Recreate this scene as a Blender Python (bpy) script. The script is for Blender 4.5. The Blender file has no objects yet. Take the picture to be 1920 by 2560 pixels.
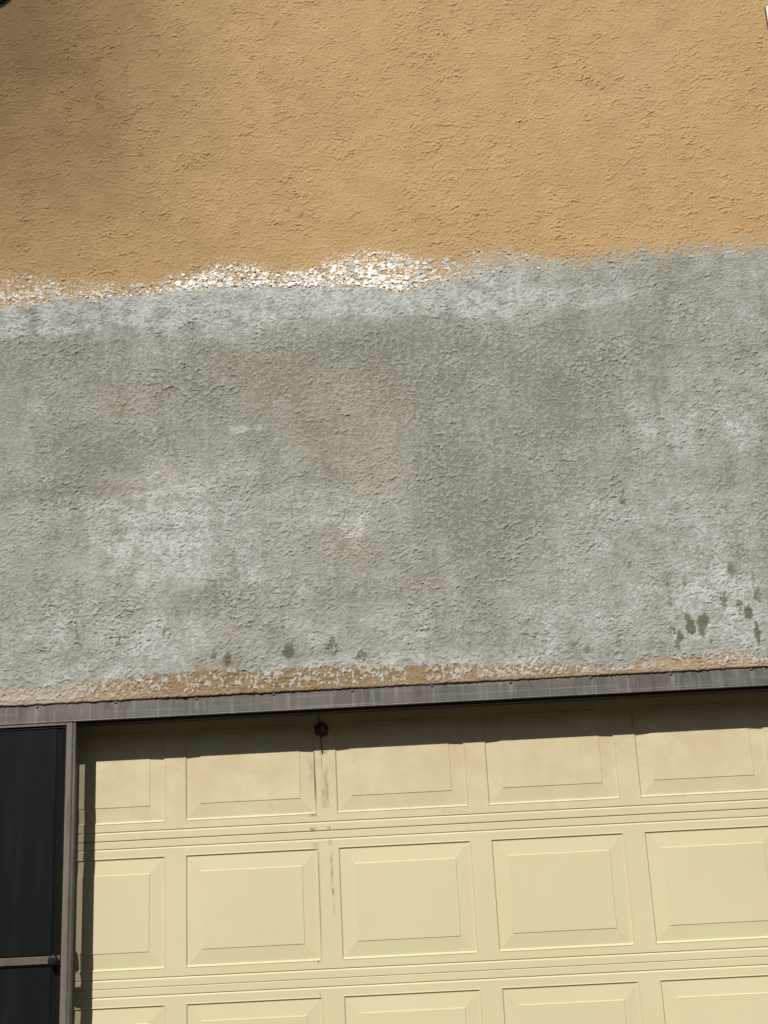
import bpy, math, random
import numpy as np
from mathutils import Matrix, Vector

C = bpy.context.scene.collection
SC = bpy.context.scene
rnd = random.Random(7)

# ------------------------------------------------------------------ camera, sky, sun, exposure
# metres; X along the wall, Z up (0 = top of the door's first panel row), the street is towards -Y
cam_d = bpy.data.cameras.new('camera')
cam = bpy.data.objects.new('camera', cam_d)
C.objects.link(cam)
right, down, fwd = (Vector(r) for r in (((0.998561, 0.020978, -0.049363), (-0.053163, 0.265190, -0.962730), (-0.007106, 0.963968, 0.265923))))
m = Matrix((right, -down, -fwd)).transposed().to_4x4()
m.translation = Vector((1.4459, -4.5656, -0.4593))
cam.matrix_world = m
cam_d.sensor_fit = 'VERTICAL'
cam_d.sensor_height = 36
cam_d.lens = 40.078
cam_d.clip_start = 0.05
cam_d.clip_end = 3000
SC.camera = cam

TX, TZ = 0.33, 1.04                      # sun: sideways and downward run per metre of depth
SUN_DIR = Vector((TX, 1.0, -TZ)).normalized()
world = bpy.data.worlds.new('World')
SC.world = world
world.use_nodes = True
wn = world.node_tree.nodes
wl = world.node_tree.links
sky = wn.new('ShaderNodeTexSky')
sky.sky_type = 'NISHITA'
sky.sun_disc = False
sky.sun_elevation = math.asin(-SUN_DIR.z)
sky.sun_rotation = math.atan2(-SUN_DIR.x, -SUN_DIR.y)
wl.new(sky.outputs[0], wn['Background'].inputs['Color'])
wn['Background'].inputs['Strength'].default_value = 0.05
sun_d = bpy.data.lights.new('sun', 'SUN')
sun_d.energy = 4.7
sun_d.angle = math.radians(0.53)
sun_d.color = (1.0, 0.955, 0.87)
sun = bpy.data.objects.new('sun', sun_d)
C.objects.link(sun)
sun.rotation_euler = SUN_DIR.to_track_quat('-Z', 'Y').to_euler()
sun.location = (-5, -15, 15)
SC.view_settings.view_transform = 'Standard'
SC.view_settings.look = 'None'
SC.view_settings.exposure = 0.05
SC.view_settings.gamma = 1.0
SC.view_settings.use_curve_mapping = False

# ------------------------------------------------------------------ survey of the wall's coatings (x, z in metres)
UP = [(-0.18, 1.871), (-0.078, 1.893), (0.026, 1.864), (0.164, 1.85), (0.336, 1.821), (0.456, 1.82), (0.542, 1.837), (0.645, 1.859), (0.748, 1.889), (0.851, 1.89), (0.92, 1.88), (1.022, 1.84), (1.125, 1.84), (1.229, 1.881), (1.333, 1.912), (1.453, 1.911), (1.606, 1.877), (1.69, 1.853), (1.776, 1.861), (1.881, 1.889), (1.967, 1.898), (2.1, 1.856), (2.287, 1.845), (2.492, 1.848), (2.63, 1.862), (2.837, 1.878), (2.964, 1.804), (3.099, 1.796)]
LO = [(-0.176, 1.753), (-0.005, 1.761), (0.251, 1.77), (0.388, 1.775), (0.508, 1.783), (0.781, 1.789), (1.02, 1.78), (1.276, 1.767), (1.445, 1.742), (1.546, 1.721), (1.632, 1.744), (1.787, 1.772), (2.042, 1.766), (2.382, 1.764), (2.622, 1.787), (3.086, 1.703)]
STRIP = [(-0.11, 0.13), (0.077, 0.12), (0.248, 0.136), (0.404, 0.145), (0.622, 0.156), (0.762, 0.161), (0.886, 0.148), (1.01, 0.149), (1.135, 0.149), (1.445, 0.139), (1.877, 0.118), (2.093, 0.107), (2.245, 0.085), (2.371, 0.109), (2.527, 0.123), (2.712, 0.122), (2.864, 0.102)]
LIGHT = [(0.511, 0.725, 0.241, 0.246, 1.0), (0.399, 0.616, 0.144, 0.114, 0.5), (0.624, 0.836, 0.178, 0.1, 0.5), (-0.007, 1.282, 0.058, 0.039, 0.9), (0.856, 1.152, 0.074, 0.024, 0.7), (0.837, 0.985, 0.13, 0.043, 0.3), (0.082, 1.715, 0.443, 0.102, 0.8), (0.712, 1.659, 0.373, 0.101, 0.9), (1.322, 1.66, 0.27, 0.092, 0.6), (1.947, 1.641, 0.218, 0.11, 0.7), (0.201, 0.164, 0.405, 0.054, 0.5), (0.544, 0.287, 0.313, 0.094, 0.5), (0.072, 0.311, 0.189, 0.094, 0.4), (2.673, 0.3, 0.201, 0.171, 0.9), (2.595, 0.432, 0.219, 0.095, 0.5), (2.879, 1.033, 0.065, 0.085, 0.8), (2.476, 1.073, 0.097, 0.086, 0.7), (2.531, 0.984, 0.129, 0.068, 0.4), (2.372, 1.671, 0.185, 0.073, 0.4), (1.283, 0.716, 0.072, 0.066, 0.8), (1.188, 0.771, 0.289, 0.099, 0.4), (1.445, 0.145, 0.771, 0.04, 0.6), (2.154, 0.264, 0.341, 0.094, 0.35), (2.732, 1.163, 0.293, 0.206, 0.3), (2.511, 0.665, 0.396, 0.147, 0.3), (1.297, 0.31, 0.39, 0.079, 0.25), (0.988, 0.502, 0.222, 0.08, 0.3)]
DARK = [(1.449, 1.47, 0.367, 0.09, 0.8), (1.012, 1.441, 0.267, 0.125, 0.6), (1.659, 1.085, 0.196, 0.171, 0.7), (1.843, 0.702, 0.207, 0.18, 0.6), (0.021, 0.92, 0.261, 0.051, 0.7), (0.345, 1.073, 0.361, 0.086, 0.35), (2.391, 1.36, 0.148, 0.124, 0.6), (2.271, 1.494, 0.233, 0.108, 0.4), (0.638, 0.457, 0.348, 0.045, 0.45), (1.167, 1.087, 0.066, 0.086, 0.6), (2.16, 1.196, 0.409, 0.207, 0.35), (-0.064, 1.504, 0.253, 0.108, 0.3), (0.593, 1.375, 0.3, 0.089, 0.4), (1.878, 0.952, 0.194, 0.168, 0.35), (1.302, 0.421, 0.409, 0.048, 0.3), (0.75, 0.467, 0.237, 0.04, 0.3), (1.916, 0.214, 0.309, 0.062, 0.25), (2.131, 0.87, 0.321, 0.1, 0.2), (1.733, 1.471, 0.05, 0.045, 0.6)]
WARM = [(1.268, 1.16, 0.246, 0.207, 0.9), (1.373, 0.93, 0.178, 0.101, 0.7), (0.36, 1.282, 0.266, 0.123, 0.5), (0.543, 0.976, 0.196, 0.085, 0.5), (1.009, 1.316, 0.216, 0.141, 0.5), (1.279, 0.634, 0.143, 0.13, 0.5), (0.396, 0.899, 0.195, 0.084, 0.4), (1.588, 0.454, 0.189, 0.048, 0.3), (0.878, 1.449, 0.251, 0.107, 0.4), (0.32, 0.538, 0.239, 0.097, 0.3), (0.764, 0.322, 0.188, 0.063, 0.3)]
STAIN = [(2.631, 0.249, 0.02, 0.02, 1.0), (2.623, 0.216, 0.012, 0.022, 0.7), (2.581, 0.226, 0.017, 0.023, 0.9), (2.575, 0.266, 0.014, 0.013, 0.7), (2.811, 0.272, 0.017, 0.02, 1.0), (2.779, 0.302, 0.012, 0.019, 0.6), (2.721, 0.324, 0.011, 0.027, 0.6), (2.768, 0.447, 0.02, 0.024, 0.6), (2.835, 0.194, 0.012, 0.034, 0.8), (2.535, 0.194, 0.012, 0.019, 0.8), (2.523, 0.166, 0.009, 0.022, 0.5), (2.651, 0.172, 0.009, 0.009, 0.5), (2.372, 0.764, 0.014, 0.03, 0.6), (2.364, 0.731, 0.011, 0.017, 0.5), (2.754, 0.693, 0.032, 0.02, 0.35), (0.776, 0.196, 0.014, 0.023, 0.8), (0.722, 0.214, 0.011, 0.02, 0.5), (0.73, 0.436, 0.014, 0.01, 0.3), (1.015, 0.215, 0.022, 0.022, 0.8), (1.033, 0.245, 0.012, 0.013, 0.4), (1.177, 0.237, 0.025, 0.019, 0.5), (1.299, 0.184, 0.019, 0.016, 0.6), (1.193, 0.213, 0.012, 0.019, 0.4), (2.857, 0.338, 0.014, 0.022, 0.6), (2.175, 0.154, 0.014, 0.019, 0.5), (2.125, 0.169, 0.014, 0.019, 0.4), (2.512, 0.356, 0.009, 0.063, 0.35), (2.507, 0.214, 0.014, 0.019, 0.5), (2.31, 0.193, 0.034, 0.016, 0.3), (2.581, 0.409, 0.009, 0.032, 0.35), (0.355, 0.296, 0.022, 0.025, 0.35), (0.536, 0.311, 0.025, 0.019, 0.4), (0.177, 0.322, 0.014, 0.025, 0.3), (2.848, 0.386, 0.008, 0.048, 0.35), (2.441, 0.186, 0.046, 0.016, 0.25), (2.366, 0.501, 0.013, 0.026, 0.35)]

UP = [p if p[0] < 2.55 else (p[0], 1.856) for p in UP]
STAIN = [(a, b, c, d, k * 0.7) if 2.35 < a < 2.38 and b > 0.7 else (a, b, c, d, k) for a, b, c, d, k in STAIN]

# ------------------------------------------------------------------ numpy noise
def _hash(ix, iy, seed):
    h = (ix.astype(np.uint32) * np.uint32(374761393)) ^ (iy.astype(np.uint32) * np.uint32(668265263)) ^ np.uint32((seed * 974711 + 12345) & 0xffffffff)
    h = (h ^ (h >> np.uint32(13))) * np.uint32(1274126177)
    h = h ^ (h >> np.uint32(16))
    h = h * np.uint32(2246822519)
    return h ^ (h >> np.uint32(15))
def hash01(ix, iy, seed):
    return (_hash(ix, iy, seed) & np.uint32(0xffffff)).astype(np.float32) / np.float32(0xffffff)
def perlin(x, y, seed):
    x = x.astype(np.float32); y = y.astype(np.float32)
    xi = np.floor(x); yi = np.floor(y)
    xf = x - xi; yf = y - yi
    xi = xi.astype(np.int32); yi = yi.astype(np.int32)
    u = xf * xf * xf * (xf * (xf * 6 - 15) + 10)
    v = yf * yf * yf * (yf * (yf * 6 - 15) + 10)
    def g(dx, dy):
        a = hash01(xi + dx, yi + dy, seed) * np.float32(2 * math.pi)
        return np.cos(a) * (xf - dx) + np.sin(a) * (yf - dy)
    a = g(0, 0) * (1 - u) + g(1, 0) * u
    b = g(0, 1) * (1 - u) + g(1, 1) * u
    return (a * (1 - v) + b * v) * np.float32(1.5)
def fbm(x, y, seed, n=3, lac=2.03, gain=0.5):
    t = 0; a = 1.0; s = 0.0
    for i in range(n):
        t = t + a * perlin(x * lac ** i, y * lac ** i, seed + 17 * i)
        s += a; a *= gain
    return t / s
def sstep(a, b, x):
    t = np.clip((x - a) / (b - a), 0, 1)
    return t * t * (3 - 2 * t)
def worley(x, y, seed):
    """nearest and second distance, and two random numbers of the nearest cell with the offset to its centre"""
    xi = np.floor(x).astype(np.int32); yi = np.floor(y).astype(np.int32)
    d1 = np.full(x.shape, 9.0, np.float32); d2 = d1.copy()
    r1 = np.zeros_like(d1); r2 = np.zeros_like(d1); ox = np.zeros_like(d1); oy = np.zeros_like(d1)
    for dx in (-1, 0, 1):
        for dy in (-1, 0, 1):
            cx = xi + dx; cy = yi + dy
            px = cx + hash01(cx, cy, seed); py = cy + hash01(cx, cy, seed + 1)
            ddx = x - px; ddy = y - py
            d = np.sqrt(ddx * ddx + ddy * ddy).astype(np.float32)
            near = d < d1
            d2 = np.where(near, d1, np.minimum(d2, d))
            r1 = np.where(near, hash01(cx, cy, seed + 2), r1)
            r2 = np.where(near, hash01(cx, cy, seed + 3), r2)
            ox = np.where(near, ddx, ox); oy = np.where(near, ddy, oy)
            d1 = np.where(near, d, d1)
    return d1, d2, r1, r2, ox, oy
def poly(tab, x):
    t = np.array([(p[0], p[1]) for p in tab])
    return np.interp(x, t[:, 0], t[:, 1])
def blobs(tab, x, z, sharp=1.0):
    o = np.zeros_like(x)
    for (cx, cz, rx, rz, k) in tab:
        q = ((x - cx) / rx) ** 2 + ((z - cz) / rz) ** 2
        o = np.maximum(o, k * np.exp(-0.9 * q ** sharp))
    return o

# ------------------------------------------------------------------ helpers
def tag(o, label=None, cat=None, group=None, kind=None):
    if label: o['label'] = label
    if cat: o['category'] = cat
    if group: o['group'] = group
    if kind: o['kind'] = kind
    return o
def thing(name, label, cat, loc=(0, 0, 0), group=None):
    o = bpy.data.objects.new(name, None)
    C.objects.link(o)
    o.location = loc
    o.empty_display_size = 0.1
    return tag(o, label, cat, group, 'thing')
class MB:
    """collects vertices and faces of ONE mesh object"""
    def __init__(self): self.v = []; self.f = []; self.sm = []
    def add(self, verts, faces, smooth=False):
        n = len(self.v)
        self.v += [tuple(p) for p in verts]
        self.f += [tuple(n + i for i in f) for f in faces]
        self.sm += [smooth] * len(faces)
        return self
    def box(self, x0, x1, y0, y1, z0, z1, bev=0.0):
        if bev <= 0:
            v = [(x, y, z) for z in (z0, z1) for y in (y0, y1) for x in (x0, x1)]
            return self.add(v, [(0, 2, 3, 1), (4, 5, 7, 6), (0, 1, 5, 4), (1, 3, 7, 5), (3, 2, 6, 7), (2, 0, 4, 6)])
        b = bev
        v = []; idx = {}
        def P(p):
            if p not in idx: idx[p] = len(v); v.append(p)
            return idx[p]
        X = (x0, x1); Y = (y0, y1); Z = (z0, z1); S = (1, -1)
        def vx(i, j, k, ax):
            p = [X[i], Y[j], Z[k]]
            s = (i, j, k)
            for a in range(3):
                if a != ax: p[a] += S[s[a]] * b
            return P((round(p[0], 6), round(p[1], 6), round(p[2], 6)))
        f = []
        for ax in range(3):
            o = [a for a in range(3) if a != ax]
            for s in (0, 1):
                loop = []
                for q in ((0, 0), (1, 0), (1, 1), (0, 1)):
                    c = [0, 0, 0]; c[ax] = s; c[o[0]] = q[0]; c[o[1]] = q[1]
                    loop.append(vx(c[0], c[1], c[2], ax))
                f.append(tuple(loop))
        for ax in range(3):                      # edge bevels
            o = [a for a in range(3) if a != ax]
            for q in ((0, 0), (1, 0), (1, 1), (0, 1)):
                c0 = [0, 0, 0]; c0[o[0]] = q[0]; c0[o[1]] = q[1]
                c1 = list(c0); c1[ax] = 1
                f.append((vx(*c0, o[0]), vx(*c1, o[0]), vx(*c1, o[1]), vx(*c0, o[1])))
        for i in (0, 1):
            for j in (0, 1):
                for k in (0, 1):
                    f.append((vx(i, j, k, 0), vx(i, j, k, 1), vx(i, j, k, 2)))
        return self.add(v, f)
    def extrude_x(self, prof, x0, x1, smooth=False, caps=True):
        """prof: closed loop of (y, z)"""
        n = len(prof)
        v = [(x0, y, z) for y, z in prof] + [(x1, y, z) for y, z in prof]
        f = [(i, (i + 1) % n, n + (i + 1) % n, n + i) for i in range(n)]
        if caps: f += [tuple(range(n - 1, -1, -1)), tuple(range(n, 2 * n))]
        return self.add(v, f, smooth)
    def extrude_z(self, prof, z0, z1, caps=True):
        n = len(prof)
        v = [(x, y, z0) for x, y in prof] + [(x, y, z1) for x, y in prof]
        f = [(i, (i + 1) % n, n + (i + 1) % n, n + i) for i in range(n)]
        if caps: f += [tuple(range(n - 1, -1, -1)), tuple(range(n, 2 * n))]
        return self.add(v, f)
    def lathe_y(self, cx, cz, prof, n=28, smooth=True):
        """prof: list of (radius, y) front to back"""
        v = []; f = []
        for r, y in prof:
            for i in range(n):
                a = 2 * math.pi * i / n
                v.append((cx + r * math.cos(a), y, cz + r * math.sin(a)))
        for k in range(len(prof) - 1):
            for i in range(n):
                j = (i + 1) % n
                f.append((k * n + i, k * n + j, (k + 1) * n + j, (k + 1) * n + i))
        f.append(tuple(range(n - 1, -1, -1))); f.append(tuple((len(prof) - 1) * n + i for i in range(n)))
        return self.add(v, f, smooth)
    def tube(self, pts, rad, n=7):
        pts = [Vector(p) for p in pts]
        if not hasattr(rad, '__len__'): rad = [rad] * len(pts)
        v = []; f = []
        for k, p in enumerate(pts):
            d = (pts[min(k + 1, len(pts) - 1)] - pts[max(k - 1, 0)]).normalized()
            a = d.cross(Vector((0, 1, 0.05))).normalized() if abs(d.y) < 0.95 else d.cross(Vector((1, 0, 0))).normalized()
            b = d.cross(a)
            for i in range(n):
                t = 2 * math.pi * i / n
                v.append(p + a * math.cos(t) * rad[k] + b * math.sin(t) * rad[k])
        for k in range(len(pts) - 1):
            for i in range(n):
                j = (i + 1) % n
                f.append((k * n + i, k * n + j, (k + 1) * n + j, (k + 1) * n + i))
        f.append(tuple(range(n))); f.append(tuple((len(pts) - 1) * n + i for i in range(n - 1, -1, -1)))
        return self.add(v, f, True)
    def mesh(self, name, mat):
        me = bpy.data.meshes.new(name)
        me.from_pydata(self.v, [], self.f)
        me.polygons.foreach_set('use_smooth', self.sm)
        me.materials.append(mat)
        import bmesh
        bm = bmesh.new(); bm.from_mesh(me)
        bmesh.ops.recalc_face_normals(bm, faces=bm.faces)
        bm.to_mesh(me); bm.free()
        me.update()
        return me
    def build(self, name, mat, parent=None, loc=None):
        return link(name, self.mesh(name, mat), parent, loc)
def link(name, me, parent=None, loc=None):
    o = bpy.data.objects.new(name, me)
    C.objects.link(o)
    if parent is not None: o.parent = parent
    if loc is not None: o.location = loc
    return o

# ------------------------------------------------------------------ material helpers
class NT:
    def __init__(self, name):
        self.m = bpy.data.materials.new(name)
        self.m.use_nodes = True
        self.t = self.m.node_tree
        self.bsdf = self.t.nodes['Principled BSDF']
        self.out = self.t.nodes['Material Output']
    def n(self, ty, **kw):
        nd = self.t.nodes.new(ty)
        for k, v in kw.items(): setattr(nd, k, v)
        return nd
    def l(self, a, b): self.t.links.new(a, b)
    def put(self, sock, v):
        if hasattr(v, 'is_output'): self.l(v, sock)
        else: sock.default_value = v
    def math(self, op, a, b=0.0, c=0.0, clamp=False):
        nd = self.n('ShaderNodeMath', operation=op, use_clamp=clamp)
        self.put(nd.inputs[0], a); self.put(nd.inputs[1], b)
        if op in ('MULTIPLY_ADD', 'SMOOTH_MIN', 'COMPARE'): self.put(nd.inputs[2], c)
        return nd.outputs[0]
    def mix(self, f, a, b, blend='MIX'):
        nd = self.n('ShaderNodeMix', data_type='RGBA', blend_type=blend)
        self.put(nd.inputs[0], f)
        self.put(nd.inputs[6], a if hasattr(a, 'is_output') else (*a, 1.0))
        self.put(nd.inputs[7], b if hasattr(b, 'is_output') else (*b, 1.0))
        return nd.outputs[2]
    def ramp(self, f, lo, hi, a=0.0, b=1.0):
        nd = self.n('ShaderNodeMapRange', interpolation_type='SMOOTHSTEP')
        self.put(nd.inputs[0], f)
        for i, v in enumerate((lo, hi, a, b)): nd.inputs[i + 1].default_value = v
        return nd.outputs[0]
    def coords(self, scale=(1, 1, 1), loc=(0, 0, 0), world=False):
        if world: co = self.n('ShaderNodeNewGeometry').outputs['Position']
        else: co = self.n('ShaderNodeTexCoord').outputs['Object']
        mp = self.n('ShaderNodeMapping')
        mp.inputs['Scale'].default_value = scale
        mp.inputs['Location'].default_value = loc
        self.l(co, mp.inputs['Vector'])
        return mp.outputs[0]
    def noise(self, vec, scale=5.0, detail=4.0, rough=0.55, dist=0.0):
        nd = self.n('ShaderNodeTexNoise')
        self.l(vec, nd.inputs['Vector'])
        nd.inputs['Scale'].default_value = scale
        nd.inputs['Detail'].default_value = detail
        nd.inputs['Roughness'].default_value = rough
        nd.inputs['Distortion'].default_value = dist
        return nd.outputs[0]
    def bump(self, h, dist=0.001, strength=1.0):
        nd = self.n('ShaderNodeBump')
        self.l(h, nd.inputs['Height'])
        nd.inputs['Distance'].default_value = dist
        nd.inputs['Strength'].default_value = strength
        self.l(nd.outputs[0], self.bsdf.inputs['Normal'])
    def set(self, **kw):
        for k, v in kw.items():
            self.put(self.bsdf.inputs[k.replace('_', ' ')], (*v, 1.0) if isinstance(v, tuple) and len(v) == 3 else v)
        return self.m

def plain(name, col, rough=0.6, metal=0.0, var=0.12, scale=20.0, spec=0.5, bump=0.0):
    t = NT(name)
    nz = t.noise(t.coords(world=True), scale, 5.0, 0.6)
    f = t.ramp(nz, 0.3, 0.7)
    c = t.mix(f, tuple(x * (1 - var) for x in col), tuple(min(1, x * (1 + var)) for x in col))
    t.set(Base_Color=c, Roughness=rough, Metallic=metal, Specular_IOR_Level=spec)
    if bump: t.bump(t.noise(t.coords(world=True), scale * 12, 3.0), bump)
    return t.m

# --- stucco: colour from the coating masks (paint, skim coat, white flakes, dirt), relief is geometry
def stucco_material():
    t = NT('stucco_coatings')
    a1 = t.n('ShaderNodeAttribute', attribute_name='coat')      # r grey coat, g white paint, b peach strip, a stain
    a2 = t.n('ShaderNodeAttribute', attribute_name='tone')      # r light wash (0.5 = none), g warm, b cell random, a chip
    s1 = t.n('ShaderNodeSeparateColor'); t.l(a1.outputs['Color'], s1.inputs[0])
    s2 = t.n('ShaderNodeSeparateColor'); t.l(a2.outputs['Color'], s2.inputs[0])
    grey, white, peach, stain = s1.outputs[0], s1.outputs[1], s1.outputs[2], a1.outputs['Alpha']
    wash, warm, cell, chip = s2.outputs[0], s2.outputs[1], s2.outputs[2], a2.outputs['Alpha']
    w = t.coords(world=True)
    fine = t.noise(w, 260.0, 3.0, 0.6)
    mid = t.noise(w, 9.0, 6.0, 0.62)
    tan = t.mix(t.ramp(mid, 0.3, 0.72), (0.425, 0.280, 0.133), (0.476, 0.319, 0.155))
    tan = t.mix(t.math('MULTIPLY', t.ramp(t.noise(w, 2.1, 5.0, 0.6), 0.52, 0.75), 0.35), tan, (0.470, 0.318, 0.172))
    g0 = t.mix(wash, (0.200, 0.192, 0.154), (0.515, 0.530, 0.520))
    g0 = t.mix(t.math('MULTIPLY', warm, 0.95), g0, t.mix(wash, (0.245, 0.222, 0.172), (0.52, 0.485, 0.41)))
    g0 = t.mix(t.math('MULTIPLY', t.ramp(fine, 0.25, 0.75), 0.22), g0, (0.30, 0.30, 0.28))
    olive = t.ramp(t.noise(t.coords((1, 1, 0.6), world=True), 26.0, 4.0, 0.6), 0.56, 0.74)
    g0 = t.mix(t.math('MULTIPLY', olive, 0.30), g0, (0.25, 0.245, 0.185))
    pe = t.mix(t.ramp(mid, 0.35, 0.65), (0.32, 0.225, 0.148), (0.41, 0.310, 0.215))
    old = t.mix(t.ramp(t.noise(w, 22.0, 5.0, 0.65), 0.32, 0.68), (0.205, 0.140, 0.074), (0.290, 0.203, 0.110))
    geo = t.n('ShaderNodeSeparateXYZ'); t.l(w, geo.inputs[0])
    tan = t.mix(t.ramp(geo.outputs[2], 0.17, 0.24, 1.0, 0.0), tan, old)
    base = t.mix(peach, tan, pe)
    c = t.mix(grey, base, g0)
    wh = t.mix(cell, (0.36, 0.36, 0.335), (0.90, 0.87, 0.80))
    c = t.mix(white, c, wh)
    c = t.mix(t.math('MULTIPLY', stain, 0.9), c, (0.115, 0.108, 0.075))
    rough = t.math('MULTIPLY_ADD', white, -0.38, 0.82)
    t.bump(t.noise(w, 420.0, 3.0, 0.6), 0.0012, 0.45)
    t.set(Base_Color=c, Roughness=rough, Specular_IOR_Level=0.25)
    return t.m
M_STUCCO = stucco_material()

def door_material():
    t = NT('cream_embossed_steel')
    w = t.coords(world=True)
    big = t.noise(w, 1.3, 4.0, 0.6)
    z = t.n('ShaderNodeSeparateXYZ'); t.l(w, z.inputs[0])
    X, Z = z.outputs[0], z.outputs[2]
    col = t.mix(t.ramp(big, 0.35, 0.7), (0.618, 0.560, 0.358), (0.650, 0.592, 0.384))
    # chalky pinkish dust settled on the upper section and in the panel fields
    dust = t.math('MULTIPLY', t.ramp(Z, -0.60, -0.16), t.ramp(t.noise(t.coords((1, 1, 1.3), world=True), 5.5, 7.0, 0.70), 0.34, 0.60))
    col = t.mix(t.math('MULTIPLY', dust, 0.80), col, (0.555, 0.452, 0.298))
    pink = t.ramp(t.noise(t.coords((1, 1, 2.0), loc=(3, 0, 1), world=True), 3.0, 6.0, 0.7), 0.53, 0.72)
    col = t.mix(t.math('MULTIPLY', pink, 0.42), col, (0.635, 0.530, 0.360))
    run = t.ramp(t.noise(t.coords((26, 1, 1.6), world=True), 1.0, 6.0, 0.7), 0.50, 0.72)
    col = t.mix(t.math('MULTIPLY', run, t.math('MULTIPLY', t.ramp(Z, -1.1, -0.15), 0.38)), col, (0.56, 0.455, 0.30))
    speck = t.ramp(t.noise(w, 38.0, 6.0, 0.75), 0.60, 0.78)
    col = t.mix(t.math('MULTIPLY', speck, t.math('MULTIPLY_ADD', dust, 0.60, 0.06)), col, (0.44, 0.36, 0.22))
    # rubbed black marks left by the pull cord: (x, z, half width, half height, strength, grain)
    marks = [(1.0785, -0.4005, 0.014, 0.007, 0.95, 90), (1.0765, -0.4545, 0.013, 0.009, 0.9, 90), (1.0805, -0.515, 0.012, 0.011, 0.75, 90),
             (1.0816, -0.934, 0.006, 0.006, 0.9, 120), (1.083, -1.056, 0.004, 0.012, 0.5, 120), (1.1365, -0.452, 0.008, 0.008, 0.7, 120),
             (1.1395, -0.505, 0.007, 0.013, 0.65, 120), (1.1185, -0.20, 0.0018, 0.035, 0.8, 0), (1.0885, -0.25, 0.0034, 0.115, 1.0, 0), (1.0905, -0.30, 0.0030, 0.05, 0.9, 0), (1.0930, -0.70, 0.0028, 0.19, 0.55, 0), (1.0775, -0.235, 0.010, 0.055, 0.38, 110),
             (1.1330, -0.300, 0.008, 0.070, 0.62, 80), (1.1190, -0.300, 0.005, 0.055, 0.50, 100), (1.107, -0.200, 0.014, 0.04, 0.22, 100),
             (1.1425, -0.600, 0.006, 0.060, 0.62, 110), (1.1445, -0.69, 0.005, 0.018, 0.85, 110), (1.147, -0.74, 0.004, 0.05, 0.4, 110),
             (1.0955, -0.70, 0.004, 0.17, 0.30, 50), (1.125, -0.165, 0.02, 0.012, 0.5, 110), (1.122, -0.155, 0.004, 0.022, 0.95, 200),
             (1.1205, -0.36, 0.012, 0.02, 0.35, 100), (2.346, -0.115, 0.0035, 0.04, 0.8, 60), (1.62, -0.415, 0.05, 0.006, 0.25, 60)]
    tot = None
    for (mx, mz, hx, hz, k, gr) in marks:
        dx = t.math('DIVIDE', t.math('SUBTRACT', X, mx), hx)
        dz = t.math('DIVIDE', t.math('SUBTRACT', Z, mz), hz)
        d = t.math('MAXIMUM', t.math('ABSOLUTE', dx), t.math('ABSOLUTE', dz))
        e = t.ramp(d, 0.2, 1.4, 1.0, 0.0)
        g = 1.0 if gr == 0 else t.ramp(t.noise(t.coords((1, 1, 0.45), world=True), gr * 0.7, 6.0, 0.75), 0.36, 0.60)
        q = t.math('MULTIPLY', t.math('MULTIPLY', e, g), k)
        tot = q if tot is None else t.math('MAXIMUM', tot, q)
    col = t.mix(t.math('MULTIPLY', tot, 0.95), col, (0.085, 0.075, 0.055))
    oi = t.n('ShaderNodeObjectInfo')
    col = t.mix(t.math('MULTIPLY', oi.outputs['Random'], 0.16), col, (0.600, 0.515, 0.345))
    grain = t.noise(t.coords((10, 10, 90), world=True), 3.0, 5.0, 0.65, 0.8)
    t.bump(grain, 0.0014, 0.40)
    t.set(Base_Color=col, Roughness=0.52, Specular_IOR_Level=0.35)
    return t.m
M_DOOR = door_material()

def weathered_metal(name, lo, hi, streak=0.5, horiz=True):
    t = NT(name)
    w = t.coords(world=True)
    c = t.mix(t.ramp(t.noise(w, 6.0, 6.0, 0.65), 0.3, 0.7), lo, hi)
    st = t.noise(t.coords((1.3, 1, 130) if horiz else (130, 1, 1.3), world=True), 1.0, 5.0, 0.7)
    c = t.mix(t.math('MULTIPLY', t.ramp(st, 0.54, 0.66), streak), c, (0.34, 0.33, 0.315))
    drip = t.noise(t.coords((55, 1, 3.0), world=True), 1.0, 5.0, 0.65)
    c = t.mix(t.math('MULTIPLY', t.ramp(drip, 0.50, 0.70), streak * 0.9), c, (0.36, 0.35, 0.335))
    dk = t.noise(t.coords((30, 1, 7), loc=(5, 0, 2), world=True), 1.0, 6.0, 0.7)
    c = t.mix(t.math('MULTIPLY', t.ramp(dk, 0.50, 0.70), 0.6), c, tuple(x * 0.62 for x in lo))
    t.bump(st, 0.0004, 0.5)
    t.set(Base_Color=c, Roughness=0.55, Metallic=0.15, Specular_IOR_Level=0.4)
    return t
tm = weathered_metal('weathered_bronze_aluminium', (0.110, 0.100, 0.090), (0.158, 0.147, 0.135), 0.42)
# chalky runs under each screw of the header
SCREWS = [0.034, 0.34, 0.651, 0.952, 1.256, 1.564, 1.867, 2.177, 2.484, 2.795]
_w = tm.coords(world=True)
_s = tm.n('ShaderNodeSeparateXYZ'); tm.l(_w, _s.inputs[0])
_tot = None
_wob = tm.math('MULTIPLY_ADD', tm.noise(tm.coords((1, 1, 30), world=True), 1.0, 3.0), 0.02, -0.01)
for sx in SCREWS:
    d = tm.math('ABSOLUTE', tm.math('SUBTRACT', tm.math('ADD', _s.outputs[0], _wob), sx + 0.003))
    hw = rnd.uniform(0.006, 0.015)
    e = tm.math('MULTIPLY', tm.ramp(d, 0.001, hw, rnd.uniform(0.35, 0.9), 0.0), tm.ramp(_s.outputs[2], -0.004, 0.045, 0.25, 1.0))
    _tot = e if _tot is None else tm.math('MAXIMUM', _tot, e)
_cell = tm.math('LESS_THAN', _s.outputs[2], 0.048)
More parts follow.
